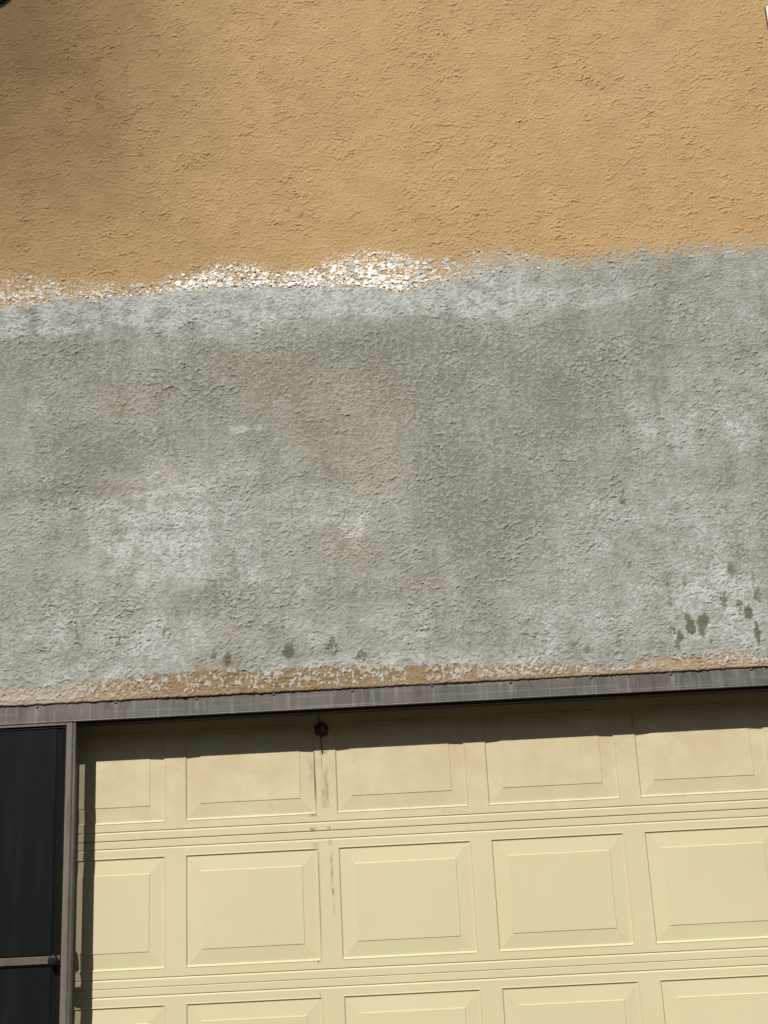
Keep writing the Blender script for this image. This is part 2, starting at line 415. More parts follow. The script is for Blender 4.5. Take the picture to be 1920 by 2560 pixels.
_tot = tm.math('MULTIPLY', tm.math('MULTIPLY', _tot, _cell), tm.math('MULTIPLY_ADD', tm.noise(tm.coords((90, 1, 20), world=True), 1.0, 4.0, 0.7), 0.9, 0.1))
_old = tm.bsdf.inputs['Base Color'].links[0].from_socket
tm.l(tm.mix(_tot, _old, (0.34, 0.33, 0.32)), tm.bsdf.inputs['Base Color'])
M_HEADER = tm.m
M_POST = weathered_metal('weathered_taupe_aluminium', (0.150, 0.127, 0.102), (0.192, 0.163, 0.135), 0.18, False).m
M_RAIL = weathered_metal('dull_taupe_rail', (0.105, 0.088, 0.070), (0.140, 0.118, 0.096), 0.15).m
M_CHANNEL = weathered_metal('grey_track_aluminium', (0.100, 0.097, 0.090), (0.135, 0.132, 0.122), 0.2, False).m
M_SEAL = plain('black_rubber_seal', (0.018, 0.017, 0.015), 0.7)
M_BLACK = plain('black_plastic', (0.011, 0.012, 0.011), 0.5, var=0.25, scale=60, spec=0.25)
M_SCREW = plain('dull_zinc_screw', (0.115, 0.108, 0.10), 0.6, 0.3)
M_RUST = plain('rusty_screw', (0.20, 0.085, 0.045), 0.8, 0.1, var=0.35, scale=300)
M_CORD = plain('dark_frayed_cord', (0.065, 0.048, 0.036), 0.95, var=0.4, scale=200, bump=0.002)
M_CORD2 = plain('dusty_brown_cord', (0.17, 0.115, 0.085), 0.95, var=0.4, scale=200, bump=0.002)
M_WHITE = plain('white_plastic', (0.86, 0.86, 0.84), 0.35, var=0.03)
M_VENT = plain('dark_bronze_vent', (0.030, 0.028, 0.022), 0.5, var=0.3)
M_JAMB = plain('dark_recess_paint', (0.07, 0.062, 0.045), 0.8)
M_CONC = plain('driveway_brick_paving', (0.058, 0.040, 0.025), 0.9, var=0.25, scale=1.5, bump=0.002)
M_SOIL = plain('lawn', (0.045, 0.06, 0.022), 0.95, var=0.4, scale=0.8)
M_LEAF = plain('leaf_green', (0.055, 0.085, 0.025), 0.6, var=0.4, scale=3)
M_BARK = plain('bark', (0.12, 0.09, 0.065), 0.9, var=0.4, scale=8, bump=0.01)

def screen_material(name, through):
    t = NT(name)
    w = t.coords(world=True)
    sheen_streak = t.noise(t.coords((14, 1, 1.6), world=True), 1.0, 6.0, 0.6)  # vertical streaks that paint a faint blue-grey sheen into the screen colour
    c = t.mix(t.math('MULTIPLY', t.ramp(sheen_streak, 0.48, 0.75), 0.9), (0.0046, 0.0062, 0.0064), (0.0120, 0.0135, 0.0130))
    t.bump(t.noise(w, 900.0, 2.0), 0.0004, 0.6)
    t.set(Base_Color=c, Roughness=0.65, Specular_IOR_Level=0.14)
    if through > 0:
        tr = t.n('ShaderNodeBsdfTransparent')
        mx = t.n('ShaderNodeMixShader')
        mx.inputs[0].default_value = 1 - through
        t.l(tr.outputs[0], mx.inputs[1]); t.l(t.bsdf.outputs[0], mx.inputs[2])
        t.l(mx.outputs[0], t.out.inputs['Surface'])
    return t.m
M_SCREEN = screen_material('dark_sun_screen', 0.0)
M_MESH = screen_material('sheer_screen_mesh', 0.36)

# ------------------------------------------------------------------ ground
def sheet(name, x0, x1, y0, y1, z, mat, cuts=1):
    b = MB()
    b.add([(x0, y0, z), (x1, y0, z), (x1, y1, z), (x0, y1, z)], [(0, 1, 2, 3)])
    return tag(b.build(name, mat), kind='structure')
GZ = -2.075
sheet('ground', -900, 900, -900, 900, GZ - 0.03, M_SOIL)
dv = MB().box(-1.6, 6.2, -9.0, 0.6, GZ - 0.026, GZ, 0.006).build('driveway', M_CONC)
tag(dv, kind='structure')

# ------------------------------------------------------------------ stucco wall
WY = -0.150                        # mean front plane of the stucco
Z_BOT = 0.0615
def axis(fine0, fine1, lo, hi, step, coarse):
    a = np.arange(fine0, fine1, step)
    l = fine0 - np.cumsum(np.linspace(step, coarse, max(2, int((fine0 - lo) / ((step + coarse) / 2)))))[::-1]
    r = fine1 + np.cumsum(np.linspace(step, coarse, max(2, int((hi - fine1) / ((step + coarse) / 2)))))
    return np.concatenate([l, a, r])
gx = axis(-0.25, 3.29, -0.85, 4.1, 0.00305, 0.014)
gz = np.concatenate([np.arange(Z_BOT, 3.32, 0.0030), 3.32 + np.cumsum(np.linspace(0.003, 0.014, 60))])
NX, NZ = len(gx), len(gz)
X, Z = np.meshgrid(gx.astype(np.float32), gz.astype(np.float32))

# --- coating masks
edge_n = fbm(X * 14, Z * 14, 3, 4)
edge_f = fbm(X * 55, Z * 55, 4, 3)
up = poly(UP, X) + 0.030 * edge_n
lo = poly(LO, X) + 0.022 * edge_n
tab_side = sstep(1.55, 2.3, X)                       # to the right the border is a thin scratchy fade, not a flake crust
fade = 0.012 + 0.035 * tab_side
grey = 1 - sstep(-fade, fade, Z - (lo * (1 - tab_side) + (up - 0.045) * tab_side) + 0.05 * edge_f * (0.5 + tab_side))
scr = 1.5 * fbm(X * 46, Z * 72, 63, 3) + 0.5 * fbm(X * 12, Z * 16, 64, 2)
g_right = sstep(-0.18, 0.18, scr - (Z - (up - 0.022 + 0.012 * sstep(2.3, 2.8, X))) / 0.075)
wisp = sstep(0.22, 0.45, fbm(X * 60, Z * 95, 65, 3)) * np.maximum(np.exp(-(((X - 2.60) / 0.13) ** 2 + ((Z - 1.90) / 0.05) ** 2)), 0.8 * np.exp(-(((X - 1.80) / 0.05) ** 2 + ((Z - 1.93) / 0.03) ** 2)))
grey = np.maximum(grey * (1 - tab_side) + g_right * tab_side, 0.6 * wisp)
band = sstep(-0.012, 0.012, up - Z + 0.035 * edge_f) * (1 - sstep(-0.012, 0.012, lo - Z - 0.02 * edge_f))
band = band * (1 - 0.75 * tab_side)
# where the crust is densest
dens = np.interp(X, [-0.9, -0.2, 0.0, 0.25, 0.40, 0.55, 0.70, 0.95, 1.05, 1.15, 1.35, 1.55, 1.70, 1.95, 2.3, 2.8, 3.4],
                 [0.5, 0.62, 0.75, 0.70, 0.42, 0.66, 0.95, 0.85, 0.75, 0.95, 1.0, 0.95, 0.62, 0.50, 0.34, 0.36, 0.32])
warpx = 0.35 * perlin(X * 40, Z * 40, 60); warpz = 0.35 * perlin(X * 40, Z * 40, 61)
d1, d2, r1, r2, ox, oz = worley(X * 68 + warpx, Z * 84 + warpz, 21)
b1, b2, q1, q2, px, pz = worley(X * 32 + 1.5 * warpx, Z * 42 + 1.5 * warpz, 31)
use_big = q1 > 0.62
D1 = np.where(use_big, b1, d1); D2 = np.where(use_big, b2, d2); R1 = np.where(use_big, q2, r1); R2 = np.where(use_big, q1 * 7.3 % 1.0, r2)
OX = np.where(use_big, px, ox); OZ = np.where(use_big, pz, oz)
vv = np.clip((Z - lo) / np.maximum(up - lo, 0.01), 0, 1)
dens_v = dens * (1.0 - 0.66 * vv ** 1.4) - 0.17 + 0.55 * fbm(X * 11, Z * 15, 77, 3)
present = (r2 < dens_v) | (use_big & (q2 < dens_v))
plate = sstep(0.09, 0.20, D2 - D1) * present
crust = band * plate
cell_col = np.clip(np.where(use_big, np.where(R1 < 0.4, 0.12 + 0.4 * R1, 0.6 + 0.45 * R1), np.where(R1 < 0.22, 0.15 + R1, 0.55 + 0.55 * R1)), 0, 1)
paleness = np.interp(X, [-0.9, 0.2, 0.45, 0.7, 1.5, 1.75, 2.2, 3.4], [0.72, 0.75, 0.8, 1.0, 1.0, 0.62, 0.38, 0.30])
cell_col = cell_col * paleness
white = crust * sstep(0.15, 0.5, dens + 0.25 * R1)
spk = sstep(0.20, 0.34, perlin(X * 130, Z * 130, 84) + 0.5 * perlin(X * 60, Z * 60, 85)) * np.exp(-np.clip(Z - up, 0, 1) / 0.022) * sstep(-0.05, 0.02, Z - lo) * (1 - 0.6 * tab_side) * np.clip(dens * 1.2, 0, 1)
spk = spk * (Z < up + 0.07)
cell_col = np.where((white < 0.3) & (spk > 0.2), 0.62 * paleness, cell_col)
white = np.maximum(white, 0.85 * spk)
# strip of old paint left along the header, flecked with skim coat
st_top = poly(STRIP, X) + 0.010 * edge_n + 0.013 * edge_f + 0.006 * perlin(X * 120, Z * 120, 78)
strip = 1 - sstep(-0.004, 0.004, Z - st_top)
fleck_n = perlin(X * 66 + 0.6 * perlin(X * 40, Z * 40, 71), Z * 42, 72) + 0.75 * perlin(X * 140, Z * 100, 73)
fleck_k = np.interp(X, [-0.9, -0.1, 0.15, 0.3, 0.42, 0.6, 0.75, 0.95, 1.2, 1.5, 1.8, 2.1, 2.3, 2.5, 2.9, 3.4],
                    [0.0, -0.12, -0.05, 0.12, 0.22, 0.20, 0.26, 0.12, 0.16, 0.12, 0.02, 0.02, -0.16, 0.12, 0.06, 0.1])
fleck = sstep(fleck_k - 0.02, fleck_k + 0.05, fleck_n - 0.14 * sstep(0.012, 0.05, st_top - Z) + 0.05) * sstep(0.068, 0.082, Z)
fleck *= sstep(-0.02, 0.05, fbm(X * 9, Z * 5, 75, 2) + 0.12 + 0.3 * (np.abs(Z - 0.11) < 0.035))
faded = sstep(0.30, 0.10, X)
grey_low = strip * np.clip(fleck * (1 - 0.5 * faded) + faded * (0.40 + 0.5 * edge_n + 0.3 * edge_f), 0, 1)
grey = np.maximum(grey * (1 - strip), grey_low)
peach = strip * np.interp(X, [-0.9, 0.15, 0.4, 0.7, 1.2, 1.5, 2.1, 2.4, 3.4], [0.9, 0.85, 0.45, 0.12, 0.10, 0.2, 0.35, 0.85, 0.9])
peach = np.clip(peach + (1 - sstep(0.066, 0.078, Z + 0.004 * edge_n)) * 0.5, 0, 1)

# --- relief
zone = fbm(X * 3.2, Z * 3.2, 5, 3)
def plateau(n, a, b): return sstep(a, b, n)
wx = 0.010 * perlin(X * 45, Z * 45, 7); wz = 0.008 * perlin(X * 45, Z * 45, 8)
n1 = perlin((X + wx) * 48, (Z + wz) * 80, 11)
n2 = perlin((X + wx) * 92, (Z + wz) * 128, 12)
n3 = perlin((X + wz) * 19, (Z + wx) * 27, 13)
n4 = perlin(X * 115, Z * 140, 14)
dzv = np.diff(gz, prepend=gz[0] - 0.003).astype(np.float32)
def ledge(S, L):
    """trowelled ledges: full height at the lower rim of each lump, fading out upwards"""
    d = np.zeros(NX, np.float32); out = np.empty_like(S)
    for k in range(NZ):
        d = np.where(S[k] > 0.5, d + dzv[k], 0.0)
        out[k] = S[k] * np.exp(-d / L)
    return out
amp_t = np.clip(0.92 + 0.8 * zone, 0.45, 1.30)
k1 = n1 + 0.5 * n2 + 0.25 * n4
k2 = n2 + 0.35 * n1 + 0.3 * n4
mod_a = np.clip(0.45 + 1.5 * perlin(X * 16, Z * 22, 15), 0.0, 1.5)
mod_b = np.clip(0.35 + 1.5 * perlin(X * 27, Z * 30, 16), 0.0, 1.4)
h_tan = 0.0024 * ledge(sstep(0.06, 0.13, k1), 0.012) * mod_a + 0.0019 * ledge(sstep(0.08, 0.15, k2), 0.007) * mod_b \
      + 0.0008 * sstep(0.35, 0.95, 1 - 5.5 * np.abs(n2 + 0.3 * n4)) * mod_b + 0.0005 * plateau(n1 + 0.45 * n2, 0.02, 0.30) + 0.00055 * n4 + 0.0004 * plateau(n3, 0.0, 0.25)
h_tan = h_tan * amp_t + 0.0035 * fbm(X * 2.2, Z * 2.2, 9, 2) + 0.0012 * fbm(X * 9, Z * 9, 10, 2)
m1 = perlin((X + wx) * 52, (Z + wz) * 56, 41)
m2 = perlin((X + 1.5 * wx) * 96, (Z + 1.5 * wz) * 94, 42)
m3 = perlin(X * 21, Z * 19, 43)
zone2 = fbm(X * 2.6, Z * 2.6, 44, 3)
thr = 0.10 - 0.28 * zone2
chip_a = plateau(m1 + 0.5 * m2, thr + 0.06, thr + 0.24)
chip_b = plateau(m2 + 0.55 * m1 * (m3 > -0.2), thr + 0.12, thr + 0.34)
chip_c = plateau(m3 + 0.5 * m1, 0.24, 0.38)
chip = np.clip(np.maximum(plateau(m1 + 0.5 * m2, thr + 0.05, thr + 0.14), 0.85 * plateau(m2 + 0.55 * m1 * (m3 > -0.2), thr + 0.12, thr + 0.22)), 0, 1)
amp_g = np.clip(0.95 + 0.9 * fbm(X * 4.1, Z * 4.1, 46, 3), 0.35, 1.5)
n5 = perlin(X * 150 + wx * 40, Z * 165, 49)
mod_c = np.clip(0.70 + 1.3 * perlin(X * 19, Z * 23, 48), 0.05, 1.6)
cA = sstep(thr + 0.06, thr + 0.14, m1 + 0.5 * m2 + 0.2 * n4)
cB = sstep(thr + 0.12, thr + 0.20, m2 + 0.55 * m1 * (m3 > -0.2) + 0.2 * n4)
h_grey = ((0.0016 * ledge(cA, 0.009) + 0.0016 * ledge(cB, 0.005)) * mod_c + 0.0008 * plateau(n5 + 0.3 * m2, 0.05, 0.25) + 0.0005 * chip_a + 0.0003 * chip_b + 0.0005 * chip_c + 0.0006 * n4) * amp_g + 0.0035 * fbm(X * 2.2, Z * 2.2, 9, 2) + 0.0009 * fbm(X * 8, Z * 8, 47, 2)
h_crust = crust * (0.0012 + 0.0026 * R1 + 0.003 * (R2 - 0.5) * OX + 0.004 * (R1 - 0.35) * OZ) + 0.0007 * n4 - 0.0008 * band
gh = np.clip(grey, 0, 1)
H = h_tan * (1 - gh) + (h_grey + 0.0004) * gh
H = H * (1 - 0.6 * band) + h_crust
H += 0.0018 * strip * fleck - 0.0012 * strip

# --- tones
ln = fbm(X * 7, Z * 9, 51, 4)
light = blobs(LIGHT, X + 0.05 * ln, Z + 0.04 * edge_n, 1.6)
DARK += [(1.62, 1.30, 0.17, 0.22, 0.75), (1.70, 1.00, 0.15, 0.25, 0.7), (1.60, 0.80, 0.13, 0.18, 0.5), (1.98, 1.20, 0.16, 0.30, 0.35)]
dark = blobs(DARK, X + 0.05 * ln, Z + 0.05 * edge_n)
# trowel pass just under the border: pale, with a fairly straight lower edge
top_pass = sstep(-0.012, 0.018, Z - (np.interp(X, [-0.9, -0.2, 0.3, 0.8, 1.3, 1.8, 2.4, 3.4], [1.58, 1.60, 1.635, 1.64, 1.625, 1.60, 1.62, 1.62]) + 0.018 * ln)) * np.interp(X, [-0.9, 0.2, 1.2, 1.9, 2.5, 3.4], [1, 1, 0.85, 0.6, 0.25, 0.2])
mott = fbm(X * 13, Z * 17, 57, 4)
streak = fbm(X * 10, Z * 1.8, 58, 3); streak2 = fbm(X * 48, Z * 6, 59, 3)
f1 = perlin(X * 64, Z * 56, 66) + 0.6 * perlin(X * 130, Z * 118, 67)
f2 = perlin(X * 58, Z * 66, 68) + 0.6 * perlin(X * 125, Z * 130, 69)
pale_zone = np.clip(0.25 + 1.3 * fbm(X * 3.1, Z * 3.7, 70, 3) + 0.5 * dark, 0, 1)
dark_zone = np.clip(0.35 + 1.4 * fbm(X * 3.6, Z * 3.0, 76, 3) + 0.5 * light, 0, 1)
wash = 0.315 + 0.20 * ln + 0.20 * fbm(X * 2.1, Z * 2.1, 52, 3) + 0.22 * mott + 0.13 * fbm(X * 32, Z * 38, 53, 3) + 0.14 * fbm(X * 80, Z * 84, 54, 2) + 0.20 * streak + 0.16 * streak2
f3 = perlin(X * 150, Z * 140, 79)
wash = wash + 0.40 * sstep(0.22, 0.30, f1) * pale_zone - 0.30 * sstep(0.20, 0.28, f2) * dark_zone + 0.22 * sstep(0.25, 0.45, f3) - 0.10
lightk = np.clip(light + 0.75 * top_pass, 0, 1)
lightk = np.clip(lightk * (0.70 + 1.2 * (mott + 0.15)), 0, 1)
wash = wash + 0.68 * lightk * (0.65 + 0.8 * np.clip(0.5 + edge_n, 0, 1)) - 0.66 * dark * (0.8 + 0.9 * mott)
wash = wash + 0.06 * sstep(1.3, 0.4, Z)
# lumps missed by the wash: dark on pale ground, pale on dark ground
chip_tone = 0.38 + 0.10 * mott - 0.14 * lightk + 0.16 * dark
wash = wash * (1 - 0.6 * chip) + chip_tone * 0.6 * chip
wash = np.where(strip > 0.5, 0.78 + 0.15 * edge_n, wash)
warm = np.clip(blobs(WARM, X + 0.06 * ln, Z + 0.06 * edge_n) + 0.25 * np.clip(fbm(X * 3, Z * 3, 55, 3), 0, 1), 0, 1)
warm = np.where(strip > 0.5, np.interp(X, [-0.5, 0.3, 0.5, 2.2, 2.5], [0.9, 0.6, 0.1, 0.3, 0.5]), warm)
STAIN = [(a, b_ + 0.004, c_ * 1.12, d_ * 1.45, k_) for a, b_, c_, d_, k_ in STAIN]
stain = blobs(STAIN, X + 0.012 * edge_f, Z + 0.012 * edge_f, 3.0)
stain = sstep(0.20, 0.52, stain + 0.75 * fbm(X * 62, Z * 38, 56, 3) * sstep(0.05, 0.3, stain)) * np.clip(0.35 + 0.8 * stain, 0, 1)
H += 0.0012 * stain * gh

# ragged lower edge and return into the joint over the header
zz = Z.copy()
jag = 0.0030 * fbm(gx * 35, gx * 0 + 3.3, 81, 3) + 0.0012 * perlin(gx * 160, gx * 0 + 1.7, 82)
for k, wgt in enumerate((1.0, 0.7, 0.4, 0.2)): zz[k] += jag.astype(np.float32) * wgt
H[0] -= 0.004; H[1] -= 0.0012
Y = WY - H

coat = np.stack([np.clip(grey, 0, 1), np.clip(white, 0, 1), np.clip(peach, 0, 1), np.clip(stain, 0, 1)], -1).reshape(-1, 4).astype(np.float32)
tone = np.stack([np.clip(wash, 0, 1), warm, np.clip(cell_col, 0, 1), np.clip(chip, 0, 1)], -1).reshape(-1, 4).astype(np.float32)
P = np.stack([X, Y, zz], -1).reshape(-1, 3).astype(np.float32)
# return lip under the stucco edge
lip0 = len(P)
lip = np.stack([gx, np.full(NX, -0.02), zz[0] + 0.004], -1).astype(np.float32)
P = np.concatenate([P, lip])
coat = np.concatenate([coat, coat[:NX]]); tone = np.concatenate([tone, tone[:NX]])
ii = np.arange(NX - 1)
q = (np.arange(NZ - 1)[:, None] * NX + ii[None, :]).ravel()
quads = np.stack([q, q + 1, q + NX + 1, q + NX], -1)
lipq = np.stack([lip0 + ii, lip0 + ii + 1, ii + 1, ii], -1)
# which coat a face belongs to: smooth version of the borders, so that the pieces are clean areas
mid_border = (lo * (1 - tab_side) + (up - 0.02) * tab_side)
zone_id = np.where(Z > up, 0, np.where(Z > mid_border, 3, np.where(Z > st_top, 1, 2)))
zone_id[:, :] = np.where((zone_id == 3) & (tab_side > 0.6), 1, zone_id)
fz = zone_id[:-1, :-1].ravel()

def grid_part(name, faces, parent):
    used = np.unique(faces)
    remap = np.full(len(P), -1, np.int64); remap[used] = np.arange(len(used))
    f = remap[faces].astype(np.int32)
    me = bpy.data.meshes.new(name)
    me.vertices.add(len(used)); me.vertices.foreach_set('co', P[used].ravel())
    me.loops.add(f.size); me.loops.foreach_set('vertex_index', f.ravel())
    me.polygons.add(len(f)); me.polygons.foreach_set('loop_start', np.arange(len(f), dtype=np.int32) * 4)
    me.polygons.foreach_set('use_smooth', np.ones(len(f), bool))
    for nm, arr in (('coat', coat), ('tone', tone)):
        a = me.attributes.new(nm, 'FLOAT_COLOR', 'POINT')
        a.data.foreach_set('color', arr[used].ravel())
    me.update(calc_edges=True)
    me.materials.append(M_STUCCO)
    return link(name, me, parent)
wall = thing('stucco_wall', 'tan textured stucco garage wall with a wide rough grey patch above the door', 'wall', (0, 0, 0))
part = grid_part('painted_stucco', quads[fz == 0], wall)
part['label'] = 'tan painted upper stucco with a lumpy texture'
part = grid_part('skim_coat', quads[fz == 1], wall)
part['label'] = 'rough mottled grey unpainted patch'
part = grid_part('old_paint_strip', np.concatenate([quads[fz == 2], lipq]), wall)
part['label'] = 'narrow strip of old tan paint flecked with grey along the beam'
part = grid_part('flaking_border', quads[fz == 3], wall)
part['label'] = 'crumbling white and grey crust between the tan paint and the grey patch'

# surface height lookup for pieces laid on the wall
def wall_y(x, z):
    i = int(np.clip(np.searchsorted(gx, x), 1, NX - 2)); k = int(np.clip(np.searchsorted(gz, z), 1, NZ - 2))
    return float(Y[k, i])

# loose paint flakes lying on the border: bent little plates with thickness
def flake_geo(b, x, z, r, tilt, th, seed, elong=1.0):
    rr = random.Random(seed)
    n = rr.choice((5, 6, 7, 8))
    a0 = rr.random() * 6.28
    y0 = wall_y(x, z) - 0.0008
    rot = rr.uniform(-0.6, 0.6)
    ta = rr.uniform(0, 6.28)
    ring = []
    for i in range(n):
        a = a0 + 2 * math.pi * (i + rr.uniform(-0.28, 0.28)) / n
        q = r * rr.uniform(0.50, 1.20)
        ux, uz = q * math.cos(a), q * math.sin(a) * elong
        xx = ux * math.cos(rot) - uz * math.sin(rot); zz_ = ux * math.sin(rot) + uz * math.cos(rot)
        lift = tilt * (math.cos(ta) * xx + math.sin(ta) * zz_)
        ring.append((x + xx, y0 - lift, z + zz_))
    v = [(x, y0 - th - tilt * r * 0.25, z)] + [(p[0], p[1] - th, p[2]) for p in ring] + [(x + (p[0] - x) * 1.03, p[1] + 0.004, z + (p[2] - z) * 1.03) for p in ring]
    f = [(0, 1 + i, 1 + (i + 1) % n) for i in range(n)] + [(1 + i, 1 + n + i, 1 + n + (i + 1) % n, 1 + (i + 1) % n) for i in range(n)]
    b.add(v, f)
M_FL_WHITE = plain('flake_white', (0.90, 0.885, 0.84), 0.45, var=0.1, scale=120, spec=0.4)
M_FL_GREY = plain('flake_blue_grey', (0.44, 0.465, 0.455), 0.6, var=0.12, scale=90)
M_FL_CREAM = plain('flake_cream', (0.66, 0.56, 0.42), 0.6, var=0.14, scale=120)
flake_rng = random.Random(11)
def border_point():
    while True:
        x = flake_rng.uniform(-0.3, 3.2)
        d = float(np.interp(x, [-0.3, 0.3, 0.45, 0.7, 1.5, 1.75, 2.2, 3.3], [0.55, 0.55, 0.35, 0.9, 1.0, 0.35, 0.0, 0.0]))
        if flake_rng.random() < d: break
    u, l = float(poly(UP, x)), float(poly(LO, x))
    if x > 2.0: l = u - 0.07
    return x, l + (u - l) * (0.02 + 0.98 * flake_rng.random() ** 1.5) + flake_rng.gauss(0, 0.005)
singles = [(0.155, 1.795, 0.030, 'g'), (0.585, 1.815, 0.022, 'w'), (0.640, 1.812, 0.020, 'w'), (0.555, 1.850, 0.018, 'g'), (1.045, 1.800, 0.020, 'g'),
           (1.330, 1.862, 0.024, 'g'), (1.300, 1.810, 0.022, 'g'), (1.575, 1.858, 0.026, 'g'), (1.62, 1.80, 0.026, 'g'), (1.665, 1.86, 0.020, 'g'),
           (1.735, 1.862, 0.022, 'g'), (1.765, 1.842, 0.022, 'g'), 
           (1.10, 1.79, 0.018, 'w'), (1.19, 1.812, 0.020, 'w'),
           (1.25, 1.84, 0.020, 'w'), (1.40, 1.80, 0.020, 'w'), (1.46, 1.85, 0.018, 'w'), (1.46, 1.79, 0.022, 'w'), (1.52, 1.77, 0.018, 'w'),
           (0.70, 1.83, 0.020, 'w'), (0.80, 1.81, 0.018, 'w'), (0.86, 1.83, 0.018, 'g'), (0.93, 1.80, 0.018, 'w'), (0.43, 1.82, 0.015, 'g')]
for k, (x, z, r, c) in enumerate(singles):
    b = MB()
    flake_geo(b, x, z, r * 0.72, 0.06, 0.0010, 500 + k, 0.8)
    b.build('paint_flake', M_FL_GREY if c == 'g' else M_FL_WHITE, wall)
M_FL_TAUPE = plain('flake_taupe', (0.33, 0.28, 0.23), 0.7, var=0.2, scale=120)
for k in range(46):
    x = flake_rng.choice((flake_rng.uniform(0.5, 0.95), flake_rng.uniform(1.02, 1.72), flake_rng.uniform(1.05, 1.6)))
    u_, l_ = float(poly(UP, x)), float(poly(LO, x))
    b = MB()
    flake_geo(b, x, l_ + (u_ - l_) * flake_rng.uniform(0.05, 0.85), flake_rng.uniform(0.009, 0.016), flake_rng.uniform(0.02, 0.14), 0.0012, 700 + k, flake_rng.uniform(0.5, 0.9))
    b.build('paint_flake', flake_rng.choice((M_FL_WHITE, M_FL_WHITE, M_FL_GREY)), wall)
for k in range(26):
    x = flake_rng.uniform(1.7, 3.15)
    b = MB()
    flake_geo(b, x, float(poly(UP, x)) - flake_rng.uniform(-0.005, 0.055), flake_rng.uniform(0.006, 0.012), 0.05, 0.0008, 800 + k, flake_rng.uniform(0.45, 0.9))
    b.build('paint_flake', M_FL_GREY, wall)
fl = {'w': MB(), 'g': MB(), 'c': MB(), 't': MB()}
for k in range(1150):
    x, z = border_point()
    big = 1.0 if 0.6 < x < 1.7 else 0.72
    r = flake_rng.uniform(0.0028, 0.0072) * big * (1.6 if flake_rng.random() < 0.10 else 1.0)
    if x < 0.45: c = flake_rng.choice('wcct')
    elif x < 1.6: c = flake_rng.choice('wwwwwwcgt')
    else: c = flake_rng.choice('wcggt')
    flake_geo(fl[c], x, z, r, flake_rng.uniform(0.0, 0.16), flake_rng.uniform(0.0004, 0.0016), k, flake_rng.uniform(0.45, 1.0))
for c, mt in (('w', M_FL_WHITE), ('g', M_FL_GREY), ('c', M_FL_CREAM), ('t', M_FL_TAUPE)):
    o = fl[c].build('loose_flakes', mt, wall)
    o['kind'] = 'stuff'

# flat body of the wall behind the textured face, piers at either side of the opening, and the gable's coping
b = MB()
b.box(-3.5, 8.0, -0.02, 0.20, 0.075, 3.86, 0)
b.box(-3.5, gx[0], -0.149, -0.021, 0.075, 3.86, 0)
b.box(gx[-1], 8.0, -0.149, -0.021, 0.075, 3.86, 0)
b.box(-3.5, -1.62, -0.149, 0.20, GZ, 0.0745, 0)
b.box(5.05, 8.0, -0.149, 0.20, GZ, 0.0745, 0)
M_PLAINSTUCCO = plain('tan_stucco_plain', (0.50, 0.33, 0.145), 0.85, var=0.06, scale=9, bump=0.003)
b.build('wall_body', M_PLAINSTUCCO, wall)
b = MB()
b.box(gx[0], gx[-1], -0.149, -0.021, float(gz[-1]), 3.86, 0)
b.build('upper_wall', M_PLAINSTUCCO, wall)

# ------------------------------------------------------------------ header beam of the screen track
HX0, HX1 = -1.62, 5.05
header = thing('header_beam', 'long weathered grey brown metal beam with screws across the top of the garage opening', 'beam', (0, 0, 0))
HY = -0.1415
prof = [(HY, 0.069), (HY, -0.0020), (HY + 0.0006, -0.0032), (HY - 0.0012, -0.0046), (HY - 0.0024, -0.0066), (HY - 0.0022, -0.0086), (HY - 0.0008, -0.0100),
        (HY + 0.003, -0.0104), (-0.030, -0.0104), (-0.030, 0.069)]
MB().extrude_x(prof, HX0, HX1).build('beam_face', M_HEADER, header)
MB().box(HX0 + 0.001, HX1 - 0.001, HY + 0.012, -0.035, -0.0215, -0.0107, 0.001).build('bottom_seal', M_SEAL, header)
for k, sx in enumerate(SCREWS + [3.10, 3.41, 3.72, 4.03, 4.34, 4.65]):
    sz = 0.0535 + (0.003 if k % 2 else 0.0)
    b = MB()
    b.lathe_y(sx, sz, [(0.0015, HY - 0.0040), (0.0040, HY - 0.0036), (0.0055, HY - 0.0022), (0.0062, HY - 0.0004), (0.0062, HY + 0.001)], 12)
    o = b.build('screw', M_RUST if k == 0 else M_SCREW, header)
    if k == 0: o['label'] = 'rusty screw'
# ceiling of the recess, so that no light leaks in from behind
recess = MB()
recess.box(HX0, HX1, -0.030, 0.05, -0.016, 0.068)
recess.build('soffit', M_JAMB, header)

# ------------------------------------------------------------------ garage door
door = thing('garage_door', 'cream sectional garage door with raised rectangular panels', 'garage door', (0, 0, GZ))
PW, PH, PITCH, ROWH = 0.4955, 0.3909, 0.5883, 0.5315
IX, IZ = 0.0544, 0.056
RIM = 0.0085
N_COL, C0 = 8, -1
DX0, DX1 = C0 * PITCH - 0.055, (C0 + N_COL - 1) * PITCH + PW + 0.055
def panel_mesh():
    """one raised panel: rounded bead, recess, bevel rising to a stepped-out field; origin at the top left of the recess"""
    rings = [(-RIM, 0.0, 0), (-RIM + 0.0010, -0.0010, 0), (-0.0055, -0.0012, 0), (-0.0028, 0.0018, 0), (-0.0008, 0.0038, 0), (0.0012, 0.0041, 0),
             (IX - 0.0022, 0.0008, 1), (IX - 0.0006, -0.0010, 1), (IX + 0.0008, -0.0012, 1)]
    v = []; f = []; sm = []
    for o, y, kind in rings:
        k = (o - 0) / IX
        oz = o if o < 0.01 else o * IZ / IX
        v += [(o, y, -oz), (PW - o, y, -oz), (PW - o, y, -PH + oz), (o, y, -PH + oz)]
    for r in range(len(rings) - 1):
        for i in range(4):
            j = (i + 1) % 4
            f.append((r * 4 + i, r * 4 + j, r * 4 + 4 + j, r * 4 + 4 + i))
    n = (len(rings) - 1) * 4
    f.append((n, n + 1, n + 2, n + 3))
    b = MB(); b.add(v, f)
    return b.mesh('panel', M_DOOR)
PANEL = panel_mesh()
